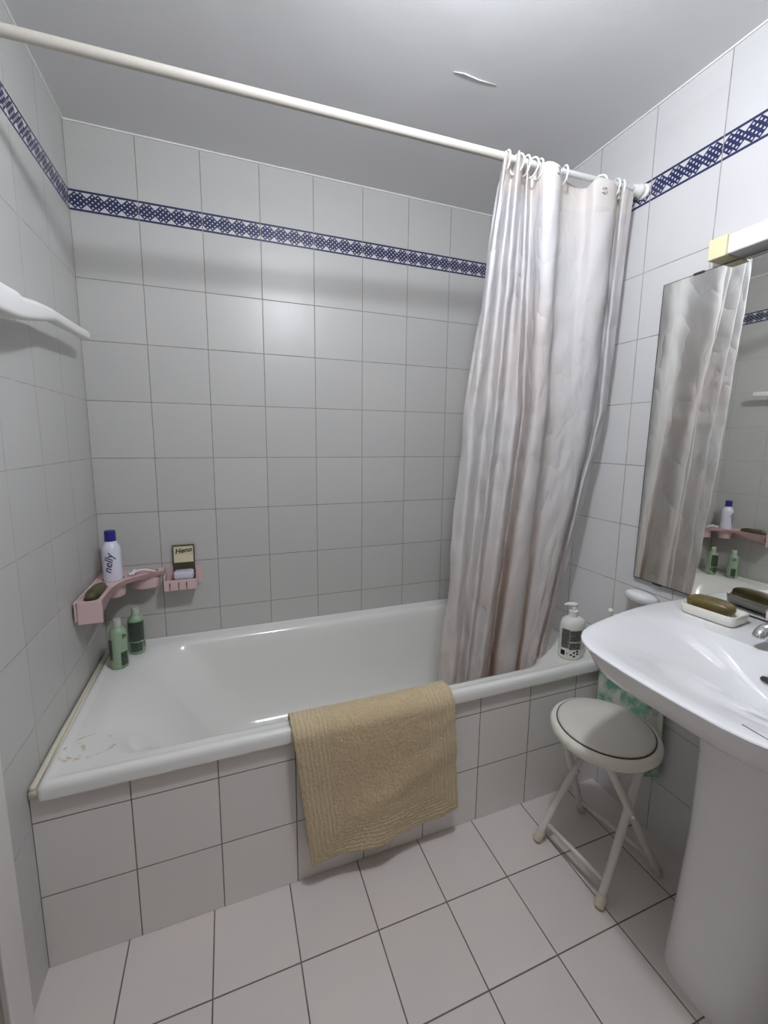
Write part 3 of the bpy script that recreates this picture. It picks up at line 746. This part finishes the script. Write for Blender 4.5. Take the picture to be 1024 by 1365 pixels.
# ------------------------------------------------------------------ wash basin and pedestal
SYC = -1.250
half = [(1.6985, 0.0), (1.6985, 0.15), (1.6985, 0.272), (1.69, 0.280), (1.669, 0.284), (1.60, 0.287), (1.538, 0.287), (1.47, 0.282), (1.408, 0.272), (1.33, 0.256), (1.26, 0.238), (1.222, 0.222), (1.198, 0.204), (1.180, 0.183), (1.166, 0.152), (1.158, 0.112), (1.154, 0.055), (1.153, 0.0)]
inner_half = [(1.520, 0.0), (1.518, 0.09), (1.510, 0.155), (1.485, 0.205), (1.430, 0.228), (1.375, 0.226), (1.300, 0.208), (1.240, 0.180), (1.208, 0.138), (1.196, 0.075), (1.192, 0.0)]
CX = 1.385
def polar(halfpts, n=200):
    full = [(x, -d) for x, d in halfpts] + [(x, d) for x, d in reversed(halfpts[:-1])][:-1]
    pts = [((x - CX), d) for x, d in full]
    out = []
    for k in range(n):
        a = 2 * PI * k / n; dx, dy = math.cos(a), math.sin(a); best = 0
        for (x1, y1), (x2, y2) in zip(pts, pts[1:] + pts[:1]):
            ex, ey = x2 - x1, y2 - y1; det = -dx * ey + dy * ex
            if abs(det) < 1e-12: continue
            tt = (-x1 * ey + y1 * ex) / det; ss = (dx * y1 - dy * x1) / det
            if -1e-9 <= ss <= 1 + 1e-9 and tt > best: best = tt
        out.append(best)
    return out
def smooth_r(r, it):
    for _ in range(it):
        r = [(r[k - 1] + 2 * r[k] + r[(k + 1) % len(r)]) / 4 for k in range(len(r))]
    return r
RO = polar(half); RI = smooth_r(polar(inner_half), 3)
NP = len(RO)
def sring(r, z, inset=0.0, s=1.0, lift=0.0):
    out = []
    for k in range(NP):
        a = 2 * PI * k / NP; rr = max(0.002, r[k] * s - inset)
        x, y = CX + rr * math.cos(a), SYC + rr * math.sin(a)
        out.append((min(x, 1.6985), y, z + lift * max(0, (x - 1.52) / 0.18)))
    return out
def ped_r(hx0, hx1, hy, e=3.2):
    """pedestal cross-section as polar radii round (CX,SYC): rounded front, straight back"""
    c = (hx0 + hx1) / 2; a_ = (hx1 - hx0) / 2; out = []
    for k in range(NP):
        th = 2 * PI * k / NP; ct, st_ = math.cos(th), math.sin(th)
        out.append((c + a_ * math.copysign(abs(ct) ** (2 / e), ct), hy * math.copysign(abs(st_) ** (2 / e), st_)))
    return out
t = thing('pedestal_sink', 'white ceramic pedestal sink under the mirror on the right wall', 'sink', (1.56, SYC, 0.0))
def blend(f, z):
    """between pedestal-top outline (f=0) and rim outline (f=1)"""
    p0 = ped_r(1.44, 1.69, 0.115, 2.6); p1 = [(q[0], q[1] - SYC) for q in sring(RO, 0)]
    return [(a[0] + (b_[0] - a[0]) * f, SYC + a[1] + (b_[1] - a[1]) * f, z) for a, b_ in zip(p0, p1)]
def bring(k_, z):
    return [(x + 0.085 * (1 - k_), y - 0.055 * (1 - k_), z_) for x, y, z_ in sring(RI, z, 0.0, k_)]
rings = [blend(0.0, 0.60), blend(0.08, 0.625), blend(0.22, 0.650), sring(RO, 0.690, 0.160), sring(RO, 0.722, 0.120), sring(RO, 0.742, 0.080), sring(RO, 0.751, 0.052), sring(RO, 0.7555, 0.0415), sring(RO, 0.761, 0.0355),
         sring(RO, 0.785, 0.020), sring(RO, 0.806, 0.0055), sring(RO, 0.8135, 0.0012), sring(RO, 0.8170, 0.0002), sring(RO, 0.8192, 0.0018), sring(RO, 0.8205, 0.0055), sring(RO, 0.8207, 0.012)]
mid = [(a + b_) / 2 for a, b_ in zip(RO, RI)]
mid2 = [a * 0.25 + b_ * 0.75 for a, b_ in zip(RO, RI)]
rings += [sring(mid, 0.8204), sring(mid2, 0.8194)] + [bring(k_, z_) for k_, z_ in ((1.0, 0.8168), (0.95, 0.8145), (0.90, 0.8120), (0.80, 0.8055), (0.70, 0.7975), (0.60, 0.7880), (0.50, 0.7770), (0.40, 0.7645), (0.30, 0.7510), (0.20, 0.7390), (0.12, 0.7325), (0.05, 0.7305))]
bm = B(); loft(bm, rings); finish('bowl', bm, M['ceramic'], t, auto=0.55)
prs = []
for z, x0, x1, hy in ((0.0, 1.392, 1.66, 0.103), (0.012, 1.392, 1.66, 0.103), (0.10, 1.402, 1.66, 0.099), (0.35, 1.425, 1.665, 0.097), (0.55, 1.435, 1.67, 0.104), (0.64, 1.43, 1.67, 0.118), (0.68, 1.42, 1.67, 0.125)):
    prs.append([(p[0], SYC + p[1], z) for p in ped_r(x0, x1, hy, 2.9)])
bm = B(); loft(bm, prs); finish('pedestal', bm, M['ceramic'], t, auto=0.9)
bm = B(); lathe(bm, [(0.001, 0.7315), (0.017, 0.7335), (0.017, 0.7355), (0.010, 0.735), (0.001, 0.734)], (CX + 0.085, SYC - 0.053, 0)); finish('drain', bm, M['chrome'], t)
bm = B(); loft(bm, [[(1.4885 + 0.0 * k, SYC - 0.012 + 0.014 * math.cos(2 * PI * k / 24) , 0.7725 + 0.0055 * math.sin(2 * PI * k / 24)) for k in range(24)], [(1.4845, SYC - 0.012 + 0.014 * math.cos(2 * PI * k / 24), 0.7705 + 0.0055 * math.sin(2 * PI * k / 24)) for k in range(24)]]); finish('overflow_hole', bm, M['dark_edge'], t)
bm = B(); tube(bm, catmull([(1.196, -1.372, 0.8190), (1.194, -1.388, 0.8195), (1.192, -1.405, 0.8200), (1.192, -1.430, 0.8202)], 5), 0.0012, 6); finish('hairline_crack', bm, M['ceramic_crack'], t)
# tap
TY = -1.222
t = thing('tap', 'chrome mixer tap with a faceted head at the back of the sink', 'tap', (1.60, TY, 0.82))
bm = B(); lathe(bm, [(0.001, 0.8185), (0.038, 0.8185), (0.036, 0.826), (0.030, 0.829), (0.001, 0.830)], (1.605, TY, 0), 32); finish('base', bm, M['ceramic'], t, auto=0.6)
bm = B(); lathe(bm, [(0.001, 0.828), (0.022, 0.828), (0.020, 0.850), (0.022, 0.862), (0.001, 0.863)], (1.605, TY, 0), 32)
tube(bm, catmull([(1.60, TY, 0.846), (1.565, TY, 0.856), (1.535, TY, 0.858), (1.518, TY, 0.850), (1.515, TY, 0.842)], 6), 0.013, 16); finish('spout', bm, M['chrome'], t, auto=0.9)
bm = B(); lathe(bm, [(0.001, 0.858), (0.026, 0.859), (0.036, 0.868), (0.037, 0.888), (0.028, 0.898), (0.001, 0.900)], (1.605, TY, 0), 8); finish('handle', bm, M['chrome'], t, smooth=False, bevel=0.002)
bm = B(); lathe(bm, [(0.001, 0), (0.003, 0), (0.003, 0.002), (0.001, 0.002)], (1.590, TY + 0.030, 0.866), 12, axis='y'); finish('red_dot', bm, simple('red_dot', (0.5, 0.02, 0.02), 0.4), t)

# soap dish on the sink ledge
t = thing('soap_dish', 'cream rectangular soap dish at the back left of the sink', 'soap dish', (1.595, -1.082, 0.8215))
dx, dy = 0.040, 0.062
bm = B(); loft(bm, [rrect(-dx + .006, dx - .006, -dy + .006, dy - .006, 0.012, 0.0005), rrect(-dx + .003, dx - .003, -dy + .003, dy - .003, 0.013, 0.003), rrect(-dx, dx, -dy, dy, 0.015, 0.025), rrect(-dx + .001, dx - .001, -dy + .001, dy - .001, 0.015, 0.0265),
                    rrect(-dx + .004, dx - .004, -dy + .004, dy - .004, 0.013, 0.0255), rrect(-dx + .007, dx - .007, -dy + .007, dy - .007, 0.012, 0.007), rrect(-dx + .012, dx - .012, -dy + .012, dy - .012, 0.01, 0.006)])
finish('dish', bm, M['dish'], t, world=False); t.rotation_euler = (0, 0, 0.10)
bm = B(); soap(bm, (1.597, -1.073, 0.8500), 0.0235, 0.053, 0.0185, yaw=0.10, tilt=-0.03, e=2.8)
o = finish('soap_bar', bm, M['soap_olive']); tag(o, 'olive brown soap bar in the cream dish on the sink', 'soap')

# ------------------------------------------------------------------ ceramic soap holder, hook and cloth on the right wall
t = thing('wall_soap_holder', 'small white ceramic holder fixed on the right wall under the mirror corner', 'soap holder', (W, -0.82, 0.775))
def hrings():
    out = []
    for d, hw, hh, dz in ((0.0005, 0.050, 0.022, -0.010), (0.018, 0.050, 0.023, -0.009), (0.035, 0.045, 0.021, -0.006), (0.050, 0.034, 0.016, -0.002), (0.058, 0.018, 0.008, 0.0)):
        out.append([(W - d, -0.822 + hw * math.copysign(abs(math.cos(2 * PI * k / 32)) ** 0.8, math.cos(2 * PI * k / 32)), 0.775 + dz + hh * math.copysign(abs(math.sin(2 * PI * k / 32)) ** 0.8, math.sin(2 * PI * k / 32))) for k in range(32)])
    return out
bm = B(); loft(bm, hrings()); finish('body', bm, M['ceramic'], t)
t = thing('wall_hook', 'cream plastic hook on the right wall, its tip just above the sink edge', 'hook', (W, -0.728, 0.67))
bm = B(); tube(bm, [(W - 0.0005, -0.728, 0.666), (W - 0.020, -0.728, 0.666), (W - 0.030, -0.728, 0.672), (W - 0.032, -0.728, 0.682)], [0.007, 0.006, 0.005, 0.005], 12)
bmesh.ops.create_uvsphere(bm, u_segments=16, v_segments=10, radius=0.009, matrix=Matrix.Translation((W - 0.032, -0.728, 0.686))); finish('peg', bm, M['dish'], t)
def clothP(i, j):
    u = i / 39; f = j / 49
    k = min(1, 0.10 + f * 2.4)
    y = -0.733 - 0.097 * min(1, f * 2.4) + (0.5 - u) * 0.222 * k
    zb = 0.656 - f * (0.438 + 0.02 * math.sin(u * PI)) + 0.010 * math.cos((u - 0.5) * PI) * (1 - f)
    x = W - 0.030 - 0.014 * math.sin(u * 15 + f * 2) * min(1, f * 3 + 0.2) - 0.006 * math.sin(u * 31 + 1)
    return Vector((x, y, zb))
bm = B(); grid(bm, clothP, 40, 50)
o = finish('hand_towel', bm, M['green_cloth'], recalc=False); md = o.modifiers.new('thick', 'SOLIDIFY'); md.thickness = 0.003
o.parent = None
tag(o, 'green and white patterned cloth hanging on the right wall behind the stool', 'cloth')

# ------------------------------------------------------------------ folding stool
t = thing('folding_stool', 'small beige folding stool with round padded seat beside the sink', 'stool', (1.44, -0.935, 0.0))
SCX, SCY, SZ = 1.425, -0.943, 0.455
bm = B(); lathe(bm, [(0.001, SZ - 0.030), (0.118, SZ - 0.030), (0.134, SZ - 0.026), (0.1418, SZ - 0.016), (0.1425, SZ - 0.006), (0.139, SZ + 0.003), (0.131, SZ + 0.007), (0.121, SZ + 0.005), (0.001, SZ + 0.004)], (SCX, SCY, 0), 72); finish('seat_rim', bm, M['stool_rim'], t)
bm = B(); lathe(bm, [(0.001, SZ + 0.002), (0.1265, SZ + 0.002), (0.1265, SZ + 0.0088), (0.001, SZ + 0.0088)], (SCX, SCY, 0), 72); finish('seam', bm, M['stool_seam'], t, auto=0.6)
bm = B(); lathe(bm, [(0.001, SZ + 0.004), (0.1235, SZ + 0.004), (0.1235, SZ + 0.010), (0.118, SZ + 0.0135), (0.07, SZ + 0.016), (0.001, SZ + 0.017)], (SCX, SCY, 0), 72); finish('cushion', bm, M['stool_seat'], t)
feet = [((1.328, -0.822), (1.515, -0.868)), ((1.354, -1.036), (1.522, -1.004)), ((1.590, -1.026), (1.352, -1.022)), ((1.543, -0.786), (1.345, -0.872))]
legp = []
for (fx, fy), (tx, ty) in feet:
    a = Vector((fx, fy, 0.012)); b_ = Vector((tx, ty, SZ - 0.026)); legp.append((a, b_))
    bm = B(); tube(bm, [a.lerp(b_, 0.02), b_], 0.0105, 16); lg = finish('leg', bm, M['stool_metal'], t, auto=0.8)
    d = (b_ - a).normalized()
    bm = B(); tube(bm, [a - d * 0.004, a + d * 0.006, a + d * 0.030], [0.0128, 0.0138, 0.0132], 16)
    for v in bm.verts: v.co.z = max(v.co.z, 0.0005)
    finish('rubber_foot', bm, M['stool_foot'], lg, auto=0.8)
for i, j in ((0, 1), (2, 3)):
    for f, r in ((0.13, 0.0068),):
        bm = B(); tube(bm, [legp[i][0].lerp(legp[i][1], f), legp[j][0].lerp(legp[j][1], f)], r, 12); finish('crossbar', bm, M['stool_metal'], t)
    bm = B(); tube(bm, [legp[i][1], legp[j][1]], 0.010, 12); finish('top_bar', bm, M['stool_metal'], t)
for i, j in ((1, 2), (0, 3)):
    p = legp[i][0].lerp(legp[i][1], 0.56); q = legp[j][0].lerp(legp[j][1], 0.56); c = (p + q) / 2
    bm = B(); lathe(bm, [(0.001, -0.020), (0.005, -0.020), (0.005, 0.020), (0.001, 0.020)], (c.x, c.y, c.z), 12, axis='y'); finish('pivot', bm, M['chrome'], t)

# ------------------------------------------------------------------ camera and colour
cam_d = bpy.data.cameras.new('camera'); cam = bpy.data.objects.new('camera', cam_d); COL.objects.link(cam)
Rm = ((0.9385821700993712, 0.039570913215719754, -0.3427793062581654), (-0.3449192531406585, 0.1355388061551834, -0.9287948863117829), (0.009706636103485863, 0.9899815022783515, 0.14086307664626993))
mw = Matrix(Rm).to_4x4(); mw.translation = Vector((0.44594459, -1.74238935, 1.25904436)); cam.matrix_world = mw
cam_d.sensor_fit = 'HORIZONTAL'; cam_d.sensor_width = 36.0; cam_d.lens = 558.6779 / 1024 * 36.0
cam_d.shift_x = 4.26699 / 1024; cam_d.shift_y = -16.15834 / 1024
cam_d.clip_start = 0.02; cam_d.clip_end = 20
SC.camera = cam
wd = bpy.data.worlds.new('world'); SC.world = wd; wd.use_nodes = True
wd.node_tree.nodes['Background'].inputs[0].default_value = (0, 0, 0, 1)
SC.view_settings.view_transform = 'Standard'; SC.view_settings.look = 'None'; SC.view_settings.gamma = 1.0
SC.view_settings.use_curve_mapping = False
SC.view_settings.exposure = 0.0
SC.cycles.max_bounces = 10; SC.cycles.diffuse_bounces = 6; SC.cycles.glossy_bounces = 6
SC.cycles.caustics_reflective = False; SC.cycles.sample_clamp_indirect = 6.0
